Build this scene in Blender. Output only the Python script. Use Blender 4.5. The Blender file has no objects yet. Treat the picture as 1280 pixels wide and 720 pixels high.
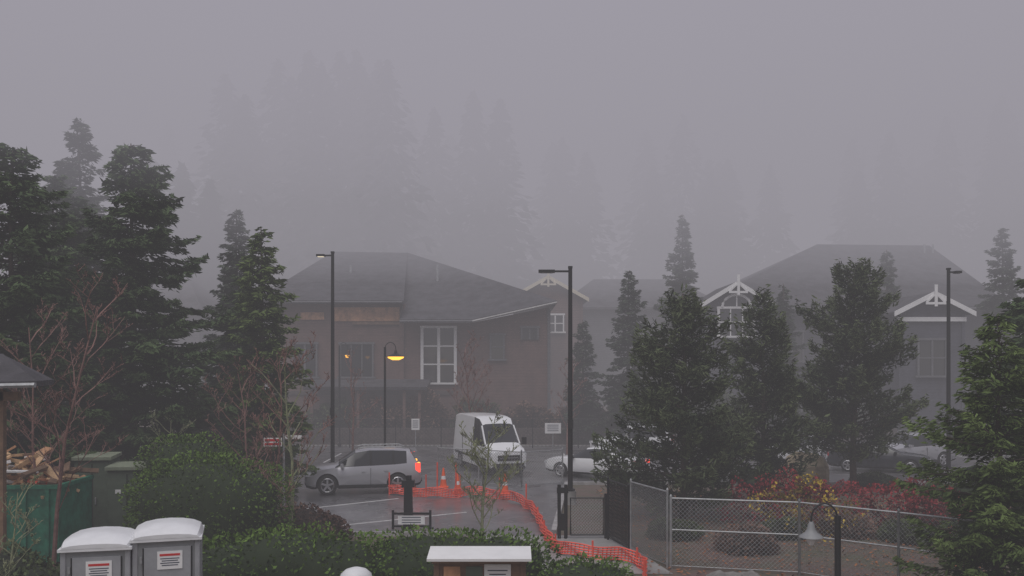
import bpy, math, random
import numpy as np
from mathutils import Vector, Matrix
random.seed(7)
sc = bpy.context.scene
sc.view_settings.view_transform = 'Standard'
sc.view_settings.look = 'None'
sc.view_settings.exposure = 0

# ------------------------------------------------------------ materials
def mat(name, col, rough=0.7, nscale=0, namt=0.3, metal=0, bump=0, bscale=None, col2=None, emit=None, estr=0, coat=0, spec=None):
    m = bpy.data.materials.new(name); m.use_nodes = True
    nt = m.node_tree; b = nt.nodes['Principled BSDF']
    b.inputs['Base Color'].default_value = (*col, 1)
    b.inputs['Roughness'].default_value = rough
    b.inputs['Metallic'].default_value = metal
    b.inputs['Coat Weight'].default_value = coat
    if spec is not None: b.inputs['Specular IOR Level'].default_value = spec
    if emit:
        b.inputs['Emission Color'].default_value = (*emit, 1)
        b.inputs['Emission Strength'].default_value = estr
    if nscale or bump:
        tc = nt.nodes.new('ShaderNodeTexCoord')
    if nscale:
        n = nt.nodes.new('ShaderNodeTexNoise'); n.inputs['Scale'].default_value = nscale
        n.inputs['Detail'].default_value = 6; n.inputs['Roughness'].default_value = 0.65
        nt.links.new(tc.outputs['Object'], n.inputs['Vector'])
        r = nt.nodes.new('ShaderNodeValToRGB')
        c2 = col2 or tuple(c * (1 + namt) for c in col)
        c1 = tuple(c * (1 - namt) for c in col) if col2 is None else col
        r.color_ramp.elements[0].position = .35; r.color_ramp.elements[1].position = .65
        r.color_ramp.elements[0].color = (*c1, 1); r.color_ramp.elements[1].color = (*c2, 1)
        nt.links.new(n.outputs['Fac'], r.inputs['Fac']); nt.links.new(r.outputs['Color'], b.inputs['Base Color'])
    if bump:
        n2 = nt.nodes.new('ShaderNodeTexNoise'); n2.inputs['Scale'].default_value = bscale or 20
        n2.inputs['Detail'].default_value = 5
        nt.links.new(tc.outputs['Object'], n2.inputs['Vector'])
        bp = nt.nodes.new('ShaderNodeBump'); bp.inputs['Strength'].default_value = bump; bp.inputs['Distance'].default_value = .05
        nt.links.new(n2.outputs['Fac'], bp.inputs['Height']); nt.links.new(bp.outputs['Normal'], b.inputs['Normal'])
    return m

def leafmat(name, dark, light, rough=.75):
    m = bpy.data.materials.new(name); m.use_nodes = True
    nt = m.node_tree; b = nt.nodes['Principled BSDF']; b.inputs['Roughness'].default_value = rough
    b.inputs['Specular IOR Level'].default_value = .12
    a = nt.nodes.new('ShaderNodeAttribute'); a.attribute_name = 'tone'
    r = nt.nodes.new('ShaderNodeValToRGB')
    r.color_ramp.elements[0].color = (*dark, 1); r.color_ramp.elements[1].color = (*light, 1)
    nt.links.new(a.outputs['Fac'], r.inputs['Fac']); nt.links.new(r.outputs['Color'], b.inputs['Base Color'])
    return m

def sidingmat(name, col, period=.2):
    m = mat(name, col, .75, 1.2, .2)
    nt = m.node_tree; b = nt.nodes['Principled BSDF']
    g = nt.nodes.new('ShaderNodeNewGeometry'); s = nt.nodes.new('ShaderNodeSeparateXYZ')
    nt.links.new(g.outputs['Position'], s.inputs[0])
    d = nt.nodes.new('ShaderNodeMath'); d.operation = 'DIVIDE'; d.inputs[1].default_value = period
    f = nt.nodes.new('ShaderNodeMath'); f.operation = 'FRACT'
    nt.links.new(s.outputs['Z'], d.inputs[0]); nt.links.new(d.outputs[0], f.inputs[0])
    bp = nt.nodes.new('ShaderNodeBump'); bp.inputs['Strength'].default_value = .8; bp.inputs['Distance'].default_value = .03
    bp.invert = True
    nt.links.new(f.outputs[0], bp.inputs['Height']); nt.links.new(bp.outputs['Normal'], b.inputs['Normal'])
    return m

def asphaltmat():
    m = bpy.data.materials.new('wet_asphalt'); m.use_nodes = True
    nt = m.node_tree; b = nt.nodes['Principled BSDF']; L = nt.links.new
    tc = nt.nodes.new('ShaderNodeTexCoord')
    n = nt.nodes.new('ShaderNodeTexNoise'); n.inputs['Scale'].default_value = .35; n.inputs['Detail'].default_value = 7
    L(tc.outputs['Object'], n.inputs['Vector'])
    r = nt.nodes.new('ShaderNodeMapRange'); r.inputs[1].default_value = .40; r.inputs[2].default_value = .62
    r.inputs[3].default_value = .10; r.inputs[4].default_value = .5
    L(n.outputs['Fac'], r.inputs[0]); L(r.outputs[0], b.inputs['Roughness'])
    b.inputs['Coat Weight'].default_value = .8; b.inputs['Coat Roughness'].default_value = .35
    n2 = nt.nodes.new('ShaderNodeTexNoise'); n2.inputs['Scale'].default_value = 1.2; n2.inputs['Detail'].default_value = 8
    L(tc.outputs['Object'], n2.inputs['Vector'])
    c = nt.nodes.new('ShaderNodeValToRGB'); c.color_ramp.elements[0].position = .3; c.color_ramp.elements[1].position = .7
    c.color_ramp.elements[0].color = (.075, .073, .08, 1); c.color_ramp.elements[1].color = (.17, .162, .172, 1)
    L(n2.outputs['Fac'], c.inputs['Fac']); L(c.outputs['Color'], b.inputs['Base Color'])
    n3 = nt.nodes.new('ShaderNodeTexNoise'); n3.inputs['Scale'].default_value = 30
    L(tc.outputs['Object'], n3.inputs['Vector'])
    bp = nt.nodes.new('ShaderNodeBump'); bp.inputs['Strength'].default_value = .15; bp.inputs['Distance'].default_value = .01
    L(n3.outputs['Fac'], bp.inputs['Height']); L(bp.outputs['Normal'], b.inputs['Normal'])
    return m

M = {}
M['asphalt'] = asphaltmat()
M['ground'] = mat('soil_mulch', (.14, .09, .08), .85, .6, .3, bump=.6, bscale=6, col2=(.09, .09, .055))
M['concrete'] = mat('concrete', (.30, .295, .29), .5, 1.5, .2, bump=.1)
M['kerb'] = mat('kerb_concrete', (.34, .33, .33), .6, 3, .25)
M['paint'] = mat('road_paint', (.6, .6, .6), .5, 4, .3)
M['bark'] = mat('bark', (.07, .05, .04), .85, 6, .4)
M['barkmoss'] = mat('mossy_bark', (.17, .17, .12), .85, 5, .3, col2=(.29, .32, .17))
M['twig'] = mat('red_twig', (.20, .105, .09), .8, 4, .3)
M['black'] = mat('black_paint', (.012, .012, .013), .45, spec=.4)
M['rubber'] = mat('tyre_rubber', (.015, .015, .015), .8)
M['galv'] = mat('galvanised_steel', (.34, .35, .36), .45, 5, .2, metal=.4)
M['wire'] = mat('chainlink_wire', (.34, .35, .36), .5, metal=.3)
M['blackwire'] = mat('black_vinyl_wire', (.02, .02, .022), .5)
M['white'] = mat('white_trim', (.8, .8, .8), .5, 2, .05)
M['cream'] = mat('cream_trim', (.74, .68, .54), .5, 2, .06)
M['glass'] = mat('window_glass', (.02, .022, .025), .06, spec=.7)
M['brown'] = sidingmat('brown_siding', (.135, .078, .066))
M['grey'] = sidingmat('grey_siding', (.11, .11, .12))
M['dkgrey'] = sidingmat('dark_grey_siding', (.055, .057, .075))
M['roof'] = mat('roof_shingle', (.06, .057, .066), .8, 1.3, .3, bump=.5, bscale=9)
M['tan'] = mat('tan_wood', (.52, .28, .15), .7, 2.5, .4)
M['silver'] = mat('silver_car_paint', (.46, .46, .49), .28, metal=.5, coat=.6)
M['whitecar'] = mat('white_car_paint', (.8, .81, .83), .3, 1.5, .03, coat=.5)
M['darkcar'] = mat('dark_car_paint', (.02, .022, .03), .25, coat=.6)
M['chrome'] = mat('wheel_alloy', (.5, .5, .52), .3, metal=.8)
M['tail'] = mat('tail_light', (.5, .02, .02), .2, emit=(1, .07, .04), estr=1.6)
M['tailoff'] = mat('tail_light_off', (.4, .02, .02), .2)
M['amber'] = mat('amber_light', (.6, .2, .02), .2, emit=(1, .45, .05), estr=2.5)
M['head'] = mat('headlamp', (.6, .62, .65), .1, spec=.8)
M['orange'] = mat('orange_plastic', (.9, .13, .035), .5, 4, .1)
M['net'] = mat('orange_barrier', (.8, .11, .07), .5, 3, .2)
M['reflect'] = mat('reflective_band', (.8, .8, .8), .4)
M['toilet'] = mat('toilet_grey_plastic', (.25, .26, .27), .5, 2, .12)
M['toiletd'] = mat('toilet_door_plastic', (.32, .33, .35), .45, 2, .12)
M['toiletroof'] = mat('toilet_roof_plastic', (.75, .76, .78), .4, 3, .06)
M['red'] = mat('red_print', (.6, .03, .03), .5)
M['ink'] = mat('ink', (.05, .06, .10), .5)
M['sodium'] = mat('sodium_lamp', (.9, .5, .1), .4, emit=(1, .47, .05), estr=2.3)
M['dim'] = mat('led_lamp', (1, .9, .7), .4, emit=(1, .86, .6), estr=.8)
M['utility'] = mat('utility_green', (.09, .12, .085), .6, 2, .2)
M['utop'] = mat('utility_lid', (.22, .25, .18), .6, 2, .2)
M['teal'] = mat('dumpster_green', (.02, .18, .11), .5, 3, .35)
M['wood'] = mat('scrap_lumber', (.58, .38, .21), .8, 2, .35)
M['wood2'] = mat('dark_lumber', (.18, .11, .07), .8, 2, .35)
M['rock'] = mat('rock', (.20, .19, .18), .85, 2, .35, bump=.6, bscale=4)
M['tanrock'] = mat('tan_rock', (.34, .28, .19), .85, 2, .3, bump=.6, bscale=4)
M['retwall'] = mat('retaining_block', (.09, .07, .065), .85, 2, .3, bump=.6, bscale=5)

LF = {
 'fir': leafmat('fir_needles', (.030, .048, .024), (.095, .145, .060)),
 'firblue': leafmat('fir_needles_cool', (.028, .038, .028), (.075, .10, .065)),
 'firbright': leafmat('fir_needles_fresh', (.034, .056, .018), (.15, .21, .065)),
 'pine': leafmat('pine_needles', (.028, .040, .024), (.125, .155, .075)),
 'hedge': leafmat('hedge_leaves', (.036, .065, .016), (.15, .245, .05)),
 'shrub': leafmat('dark_shrub_leaves', (.028, .038, .022), (.10, .13, .06)),
 'redshrub': leafmat('red_shrub_leaves', (.09, .018, .022), (.34, .05, .06)),
 'yellow': leafmat('yellow_shrub_leaves', (.16, .11, .03), (.62, .45, .06)),
 'brownshrub': leafmat('winter_shrub', (.07, .04, .034), (.21, .13, .10)),
 'fallen': leafmat('fallen_leaf', (.08, .04, .03), (.5, .2, .08)),
 'far': leafmat('far_needles', (.012, .018, .012), (.035, .05, .03)),
}

# ------------------------------------------------------------ mesh builder
class MB:
    def __init__(s): s.v = []; s.f = []; s.m = []; s.mats = []
    def mi(s, k):
        mm = M[k] if isinstance(k, str) else k
        if mm not in s.mats: s.mats.append(mm)
        return s.mats.index(mm)
    def add(s, vs, fs, k):
        o = len(s.v); i = s.mi(k); s.v += [tuple(v) for v in vs]
        for f in fs: s.f.append(tuple(a + o for a in f)); s.m.append(i)
    def box(s, c, d, k, rz=0, rx=0, ry=0, taper=1):
        R = Matrix.Rotation(rz, 3, 'Z') @ Matrix.Rotation(ry, 3, 'Y') @ Matrix.Rotation(rx, 3, 'X')
        vs = []
        for z in (-.5, .5):
            t = taper if z > 0 else 1
            for x, y in ((-.5, -.5), (.5, -.5), (.5, .5), (-.5, .5)):
                vs.append(Vector(c) + R @ Vector((x * d[0] * t, y * d[1] * t, z * d[2])))
        s.add(vs, [(0, 3, 2, 1), (4, 5, 6, 7), (0, 1, 5, 4), (1, 2, 6, 5), (2, 3, 7, 6), (3, 0, 4, 7)], k)
    def tube(s, pts, rad, k, n=8, cap=True):
        pts = [Vector(p) for p in pts]
        if not hasattr(rad, '__len__'): rad = [rad] * len(pts)
        vs = []
        for i, p in enumerate(pts):
            t = (pts[min(i + 1, len(pts) - 1)] - pts[max(i - 1, 0)]).normalized()
            a = Vector((0, 0, 1)) if abs(t.z) < .8 else Vector((1, 0, 0))
            u = t.cross(a).normalized(); w = t.cross(u)
            for j in range(n):
                q = 2 * math.pi * j / n
                vs.append(p + (u * math.cos(q) + w * math.sin(q)) * rad[i])
        fs = []
        for i in range(len(pts) - 1):
            for j in range(n):
                fs.append((i * n + j, i * n + (j + 1) % n, (i + 1) * n + (j + 1) % n, (i + 1) * n + j))
        if cap:
            fs.append(tuple(range(n))[::-1]); fs.append(tuple((len(pts) - 1) * n + j for j in range(n)))
        s.add(vs, fs, k)
    def prism(s, poly, y0, y1, k):
        n = len(poly)
        vs = [(x, y0, z) for x, z in poly] + [(x, y1, z) for x, z in poly]
        fs = [tuple(range(n)), tuple(range(2 * n - 1, n - 1, -1))]
        for i in range(n): fs.append((i, i + n, (i + 1) % n + n, (i + 1) % n))
        s.add(vs, fs, k)
    def slab(s, poly, th, k):
        n = len(poly)
        vs = [tuple(p) for p in poly] + [(p[0], p[1], p[2] - th) for p in poly]
        fs = [tuple(range(n)), tuple(range(2 * n - 1, n - 1, -1))]
        for i in range(n): fs.append((i, i + n, (i + 1) % n + n, (i + 1) % n))
        s.add(vs, fs, k)
    def build(s, name, loc=(0, 0, 0), rz=0, smooth=False, parent=None, bevel=0):
        me = bpy.data.meshes.new(name); me.from_pydata(s.v, [], s.f)
        for mm in s.mats: me.materials.append(mm)
        me.polygons.foreach_set('material_index', s.m); me.update()
        if smooth:
            me.polygons.foreach_set('use_smooth', [True] * len(me.polygons))
            me.set_sharp_from_angle(angle=math.radians(38))
        ob = bpy.data.objects.new(name, me); sc.collection.objects.link(ob)
        ob.location = loc; ob.rotation_euler = (0, 0, rz)
        if bevel:
            b = ob.modifiers.new('bevel', 'BEVEL'); b.width = bevel; b.segments = 2; b.limit_method = 'ANGLE'
        if parent: ob.parent = parent
        return ob

def empty(name, loc=(0, 0, 0), rz=0):
    e = bpy.data.objects.new(name, None); sc.collection.objects.link(e)
    e.location = loc; e.rotation_euler = (0, 0, rz); return e

def quadmesh(name, Q, tone, lm, wood=None, loc=(0, 0, 0), rz=0):
    N = len(Q); V = Q.reshape(-1, 3)
    wv = np.array(wood.v, dtype=float).reshape(-1, 3) if wood else np.zeros((0, 3))
    me = bpy.data.meshes.new(name)
    wf = wood.f if wood else []
    nv = len(V) + len(wv)
    me.vertices.add(nv); me.vertices.foreach_set('co', np.vstack([V, wv]).ravel())
    li = list(range(4 * N)); ls = list(range(0, 4 * N, 4)); lt = [4] * N
    pos = 4 * N
    for f in wf:
        ls.append(pos); lt.append(len(f)); li += [a + 4 * N for a in f]; pos += len(f)
    me.loops.add(len(li)); me.loops.foreach_set('vertex_index', li)
    me.polygons.add(len(ls)); me.polygons.foreach_set('loop_start', ls); me.polygons.foreach_set('loop_total', lt)
    me.materials.append(lm); mi = [0] * N
    if wood:
        for mm in wood.mats: me.materials.append(mm)
        mi += [a + 1 for a in wood.m]
    me.polygons.foreach_set('material_index', mi)
    me.update(calc_edges=True)
    at = me.attributes.new('tone', 'FLOAT', 'FACE')
    at.data.foreach_set('value', np.concatenate([np.clip(tone, 0, 1), np.zeros(len(wf))]).astype(np.float32))
    ob = bpy.data.objects.new(name, me); sc.collection.objects.link(ob)
    ob.location = loc; ob.rotation_euler = (0, 0, rz)
    return ob

def norm(a): return a / (np.linalg.norm(a, axis=1, keepdims=True) + 1e-9)
def leafquads(C, D, ln, wd, rng):
    R = norm(rng.normal(size=C.shape)); W = norm(np.cross(D, R))
    ln = np.asarray(ln).reshape(-1, 1) * .5; wd = np.asarray(wd).reshape(-1, 1) * .5
    return np.stack([C - D * ln - W * wd * .6, C + D * ln * .2 - W * wd, C + D * ln, C - D * ln * .2 + W * wd], axis=1)

def conifer(name, x, y, h, r, seed, lm='fir', power=.8, base=.06, dens=50, droop=.25, up=0.0, spacing=.24, leaf=(.30, .085), irregular=.2, tuft=False, wood=True, z0=0):
    rng = np.random.default_rng(seed)
    zs = np.arange(base * h, h * .985, spacing)
    lev_nb = rng.integers(5, 9, len(zs))
    bz = np.repeat(zs, lev_nb); nb = len(bz)
    bz = np.clip(bz + rng.normal(0, spacing * .9, nb), base * h * .8, h * .985)
    t = np.clip((bz / h - base) / (1 - base), 0, 1)
    az = rng.uniform(0, 2 * np.pi, nb)
    ph = rng.uniform(0, 6.28, 4)
    lobes = 1 + irregular * (.6 * np.sin(3 * az + ph[0] + t * 5) + .6 * np.sin(2 * az + ph[1] - t * 9) + .5 * np.sin(t * 23 + ph[2] + az))
    prof = (1 - t) ** power * np.clip(.55 + t * 5, 0, 1)
    L = r * prof * lobes * rng.uniform(.5, 1.15, nb) + .1
    L[rng.random(nb) < .12] *= .45
    n = np.maximum((dens * L ** 1.25).astype(int), 6)
    I = np.repeat(np.arange(nb), n); N = len(I)
    s = rng.random(N) ** (.5 if tuft else .65)
    s = .12 + .9 * s
    dr = droop * rng.uniform(.5, 1.4, nb); upb = up + rng.normal(0, .1, nb) + .35 * t
    Lb = L[I]
    z = bz[I] + Lb * (upb[I] * s - dr[I] * s ** 2 + .12 * s ** 4)
    tw = (.40 * Lb * (1 - s) + .16) * (1.0 if not tuft else .9)
    u = rng.uniform(-1, 1, N)
    if tuft:
        z = z + rng.normal(0, .14, N)
    else:
        z = z - np.abs(rng.normal(0, .10, N)) - .25 * np.abs(u) * tw
    ca, sa = np.cos(az[I]), np.sin(az[I])
    rad = Lb * s; lat = u * tw
    C = np.stack([ca * rad - sa * lat, sa * rad + ca * lat, z], 1)
    D = np.stack([ca * .8 - sa * np.sign(u) * .7, sa * .8 + ca * np.sign(u) * .7, -.25 * np.ones(N) if not tuft else .5 * np.ones(N)], 1)
    D = norm(D + rng.normal(0, .35 if not tuft else .6, (N, 3)))
    sc_ = rng.uniform(.6, 1.3, N)
    Q = leafquads(C, D, leaf[0] * sc_, leaf[1] * sc_, rng)
    bt = rng.normal(0, .16, nb)
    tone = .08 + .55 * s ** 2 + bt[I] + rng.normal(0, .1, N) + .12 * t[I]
    wd = MB()
    k = max(.012 * h, .05)
    wob = rng.normal(0, .03 * r / 3, (7, 2))
    wd.tube([(wob[i][0], wob[i][1], h * i / 6 * .99) for i in range(7)], [k * 1.25 * (1 - i / 6.3) + .01 for i in range(7)], 'bark', 7)
    if wood:
        for i in range(nb):
            if L[i] < .3: continue
            p = []
            for q in (0, .5, .95):
                p.append((math.cos(az[i]) * L[i] * q, math.sin(az[i]) * L[i] * q, bz[i] + L[i] * (upb[i] * q - dr[i] * q * q)))
            wd.tube(p, [.012 + .012 * L[i], .010 + .005 * L[i], .005], 'bark', 3, False)
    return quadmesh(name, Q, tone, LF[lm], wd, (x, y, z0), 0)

def shrub(name, c, rad, lm, seed, n=None, leaf=(.10, .06), boxy=2.0, lump=.12, core=True, rz=0):
    rng = np.random.default_rng(seed)
    rx, ry, rzz = rad
    if n is None: n = int(500 * (rx * ry + rx * rzz + ry * rzz) * 1.6)
    P = norm(rng.normal(size=(n, 3)))
    P = P / (np.sum(np.abs(P) ** boxy, axis=1, keepdims=True) ** (1 / boxy))
    ph = rng.uniform(0, 6.28, 6)
    S = P * np.array([rx, ry, rzz])
    def lumpf(S): return 1 + lump * (np.sin(S[:, 0] * 2.1 + ph[0]) * np.sin(S[:, 2] * 3 + ph[1]) + .6 * np.sin(S[:, 1] * 3.3 + ph[2] + S[:, 0] * 1.7) + .5 * np.sin(S[:, 0] * 6.1 + S[:, 2] * 5 + ph[3]) + .35 * np.sin(S[:, 0] * 13 + ph[4]) * np.sin(S[:, 2] * 11 + S[:, 1] * 9))
    depth = rng.random(n) ** 2
    C = S * (lumpf(S) * (1.02 - .22 * depth) )[:, None]
    D = norm(P + rng.normal(0, .8, (n, 3)))
    sc_ = rng.uniform(.6, 1.4, n)
    Q = leafquads(C, D, leaf[0] * sc_, leaf[1] * sc_, rng)
    lf = lumpf(S)
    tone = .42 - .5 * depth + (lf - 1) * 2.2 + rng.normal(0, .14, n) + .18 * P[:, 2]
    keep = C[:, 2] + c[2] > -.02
    Q = Q[keep]; tone = tone[keep]
    wd = MB()
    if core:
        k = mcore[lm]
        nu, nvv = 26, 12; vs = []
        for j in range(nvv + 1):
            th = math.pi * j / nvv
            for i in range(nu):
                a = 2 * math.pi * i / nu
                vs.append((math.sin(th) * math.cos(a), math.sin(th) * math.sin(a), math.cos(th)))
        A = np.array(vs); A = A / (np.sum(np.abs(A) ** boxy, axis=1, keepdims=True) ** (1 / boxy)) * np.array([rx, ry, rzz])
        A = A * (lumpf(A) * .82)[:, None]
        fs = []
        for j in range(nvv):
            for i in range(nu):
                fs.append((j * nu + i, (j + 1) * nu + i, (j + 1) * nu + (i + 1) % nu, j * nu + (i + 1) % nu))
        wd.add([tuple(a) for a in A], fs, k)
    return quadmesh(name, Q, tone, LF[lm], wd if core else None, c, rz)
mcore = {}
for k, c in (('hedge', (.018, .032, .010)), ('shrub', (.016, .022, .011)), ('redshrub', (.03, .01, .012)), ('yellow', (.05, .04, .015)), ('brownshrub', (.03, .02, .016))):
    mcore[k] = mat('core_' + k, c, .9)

def bare_tree(name, x, y, h, seed, k='twig', r0=.07, spread=.5, depth=4, trunkk=None, kids=5):
    rnd = random.Random(seed); mb = MB()
    def grow(p, d, L, r, lev):
        pts = [p]; rr = [r]; q = p; dd = d
        for i in range(4):
            dd = (dd + Vector((rnd.gauss(0, .13), rnd.gauss(0, .13), rnd.gauss(.04, .08)))).normalized()
            if lev == 0: dd = (dd + Vector((0, 0, .5))).normalized()
            q = q + dd * L / 4; pts.append(q); rr.append(r * (1 - .2 * (i + 1)) + .003)
        mb.tube(pts, rr, (trunkk or k) if lev <= (1 if trunkk else 0) else k, 5 if lev == 0 else 3, False)
        if lev >= depth: return
        nk = kids * 3 if lev == 0 else kids
        for j in range(nk):
            t = rnd.uniform(.3, 1) if lev else .22 + .78 * j / nk
            i = min(int(t * 4), 3); f = t * 4 - i
            bp = pts[i].lerp(pts[i + 1], f)
            a = rnd.uniform(0, 6.28)
            sd = Vector((math.cos(a), math.sin(a), rnd.uniform(.1, .7)))
            nd = (dd * (1 - spread) + sd * spread * 1.3).normalized()
            grow(bp, nd, L * rnd.uniform(.26, .42) * (1.2 - .6 * t if lev == 0 else 1), max(r * .36, .007), lev + 1)
    grow(Vector((0, 0, -.05)), Vector((0, 0, 1)), h * .9, r0, 0)
    return mb.build(name, (x, y, 0), smooth=False)

# ------------------------------------------------------------ ground & roads
def ground():
    xs = np.unique(np.concatenate([np.linspace(-700, -60, 12), np.linspace(-60, 60, 81), np.linspace(60, 700, 12)]))
    ys = np.unique(np.concatenate([np.linspace(-200, 0, 6), np.linspace(0, 120, 101), np.linspace(120, 900, 14)]))
    def hh(x, y):
        t = min(max((y - 56.5) / 4, 0), 1); t = t * t * (3 - 2 * t)
        z = 1.4 * t
        if y > 95: z += min((y - 95) * .12, 30)
        return z
    vs = [(x, y, hh(x, y)) for y in ys for x in xs]; nx = len(xs)
    fs = [(j * nx + i, j * nx + i + 1, (j + 1) * nx + i + 1, (j + 1) * nx + i) for j in range(len(ys) - 1) for i in range(nx - 1)]
    mb = MB(); mb.add(vs, fs, 'ground'); mb.build('ground', smooth=True)
ground()
mb = MB()
mb.add([(-24, 27, .01), (1.2, 27, .01), (2.3, 38.5, .01), (40, 38.5, .01), (40, 56, .01), (-40, 56, .01), (-40, 38, .01), (-24, 38, .01)], [tuple(range(8))], 'asphalt')
mb.build('parking_lot')
mb = MB()
def strip(p, q, w, z=.014):
    p = Vector(p); q = Vector(q); d = (q - p).normalized(); n = Vector((-d.y, d.x)) * w / 2
    mb.add([(p.x - n.x, p.y - n.y, z), (q.x - n.x, q.y - n.y, z), (q.x + n.x, q.y + n.y, z), (p.x + n.x, p.y + n.y, z)], [(0, 1, 2, 3)], 'paint')
strip((-9.5, 30.2), (-4.4, 34.4), .14)
strip((-6.0, 28.3), (-1.6, 31.2), .12)
for i in range(14): strip((3 + i * 2.8, 47), (3 + i * 2.8, 52), .1)
for i in range(6): strip((-24 + i * 2.8, 47), (-24 + i * 2.8, 52), .1)
mb.build('road_markings')
mb = MB()
def kerb(pts):
    for a, b in zip(pts[:-1], pts[1:]):
        a = Vector(a); b = Vector(b); d = b - a
        mb.box(((a.x + b.x) / 2, (a.y + b.y) / 2, .065), (d.length, .16, .13), 'kerb', rz=math.atan2(d.y, d.x))
kerb([(1.28, 27.2), (2.38, 38.5)]); kerb([(2.5, 38.42), (40, 38.42)]); kerb([(-40, 56.08), (40, 56.08)]); kerb([(-24, 26.92), (-1.2, 26.92)])
mb.build('kerb')
mb = MB(); mb.add([(-1.0, 22.0, .012), (4.0, 22.0, .012), (3.1, 26.95, .012), (-1.0, 26.95, .012)], [(0, 1, 2, 3)], 'concrete')
mb.build('sidewalk')

# ------------------------------------------------------------ buildings
def part(parent, name, fn, smooth=False):
    b = MB(); fn(b); o = b.build(name, parent=parent); return o

def window(b, x, y, z0, z1, w, cols=2, rows=3, fr='white', sill=True, t=.12):
    zc = (z0 + z1) / 2; h = z1 - z0
    b.box((x, y + .03, zc), (w, .04, h), 'glass')
    b.box((x - w / 2, y - .03, zc), (t, .1, h), fr); b.box((x + w / 2, y - .03, zc), (t, .1, h), fr)
    b.box((x, y - .034, z1 + .06), (w + .25, .11, .15), fr)
    if sill: b.box((x, y - .06, z0 - .06), (w + .4, .16, .13), fr)
    for i in range(1, cols): b.box((x - w / 2 + w * i / cols, y - .022, zc), (t if cols == 2 else .07, .07, h - .02), fr)
    for j in range(1, rows): b.box((x, y - .017, z0 + h * j / rows), (w - t, .05, .09), fr)

bA = empty('brown_lodge_building', (0, 0, 0))
def f(b):
    b.prism([(-16.2, 1), (2.5, 1), (2.5, 9.1), (-2.7, 8.05), (-7.3, 8.05), (-7.3, 9.35), (-16.2, 9.35)], 60, 80, 'brown')
    b.box((-2.72, 59.96, 4.6), (.22, .1, 6.9), 'brown')
    b.box((-7.45, 59.9, 4.6), (.3, .22, 7.2), 'brown')
    b.box((-10, 59.95, 3.3), (12, .1, .25), 'retwall')
part(bA, 'walls', f)
def f(b):
    b.slab([(-17.2, 59, 9.5), (-7.2, 59, 9.5), (-8.5, 72, 14.3), (-14.5, 72, 14.4)], .25, 'roof')
    b.slab([(-7.4, 58.4, 8.2), (-2.6, 58.4, 8.2), (-8.5, 72, 14.33)], .22, 'roof')
    b.slab([(-7.2, 59.02, 9.45), (-7.4, 58.4, 8.2), (-8.5, 72, 14.31)], .1, 'roof')
    b.slab([(-2.6, 58.4, 8.2), (3.0, 59.3, 9.5), (-8.5, 72, 14.32)], .22, 'roof')
    b.slab([(3.0, 59.3, 9.5), (3.0, 82, 9.5), (-8.5, 72, 14.3)], .2, 'roof')
    b.slab([(-17.2, 59, 9.5), (-14.5, 72, 14.38), (-17.2, 84, 9.5)], .2, 'roof')
    for x, y in ((-12, 66), (-5.5, 65.5)): b.tube([(x, y, 11), (x, y, 12.6)], .1, 'galv')
part(bA, 'roof', f)
def f(b):
    d = Vector((5.6, .9, 1.3))
    p = Vector((-2.6, 58.33, 8.06)); q = p + d
    b.tube([p, q], .08, 'concrete', 4); b.tube([(-7.4, 58.33, 8.06), p], .08, 'grey', 4)
    b.tube([(-17.2, 58.93, 9.36), (-7.3, 58.93, 9.36)], .08, 'grey', 4)
    b.box((2.5, 59.93, 5), (.2, .12, 8), 'grey')
part(bA, 'trim', f)
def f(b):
    b.box((-9.8, 59.94, 8.62), (4.4, .08, .95), 'tan')  # tan boards paint in the partly lit fascia under the eave
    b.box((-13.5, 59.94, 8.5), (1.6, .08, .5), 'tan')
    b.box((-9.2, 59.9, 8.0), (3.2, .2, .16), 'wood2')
part(bA, 'lit_fascia', f)
def f(b):
    window(b, -4.95, 59.9, 4.0, 7.7, 2.25, 2, 3, t=.2)
    window(b, -1.0, 59.9, 5.6, 7.2, .9, 1, 2, 'grey')
    window(b, -10.5, 59.9, 4.4, 6.6, 2.2, 3, 1, 'grey'); window(b, -14.0, 59.9, 4.4, 6.6, 1.6, 2, 1, 'grey')
    window(b, 1.2, 59.9, 6.9, 7.7, 1.1, 2, 1, 'grey', False)
part(bA, 'windows', f)
def f(b):
    b.box((-9.5, 58.6, 3.9), (8, 2.6, .2), 'roof', rx=.18)
    for x in (-13, -10, -7, -6): b.box((x, 57.6, 2.3), (.18, .18, 2.9), 'brown')
part(bA, 'porch', f)

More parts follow.
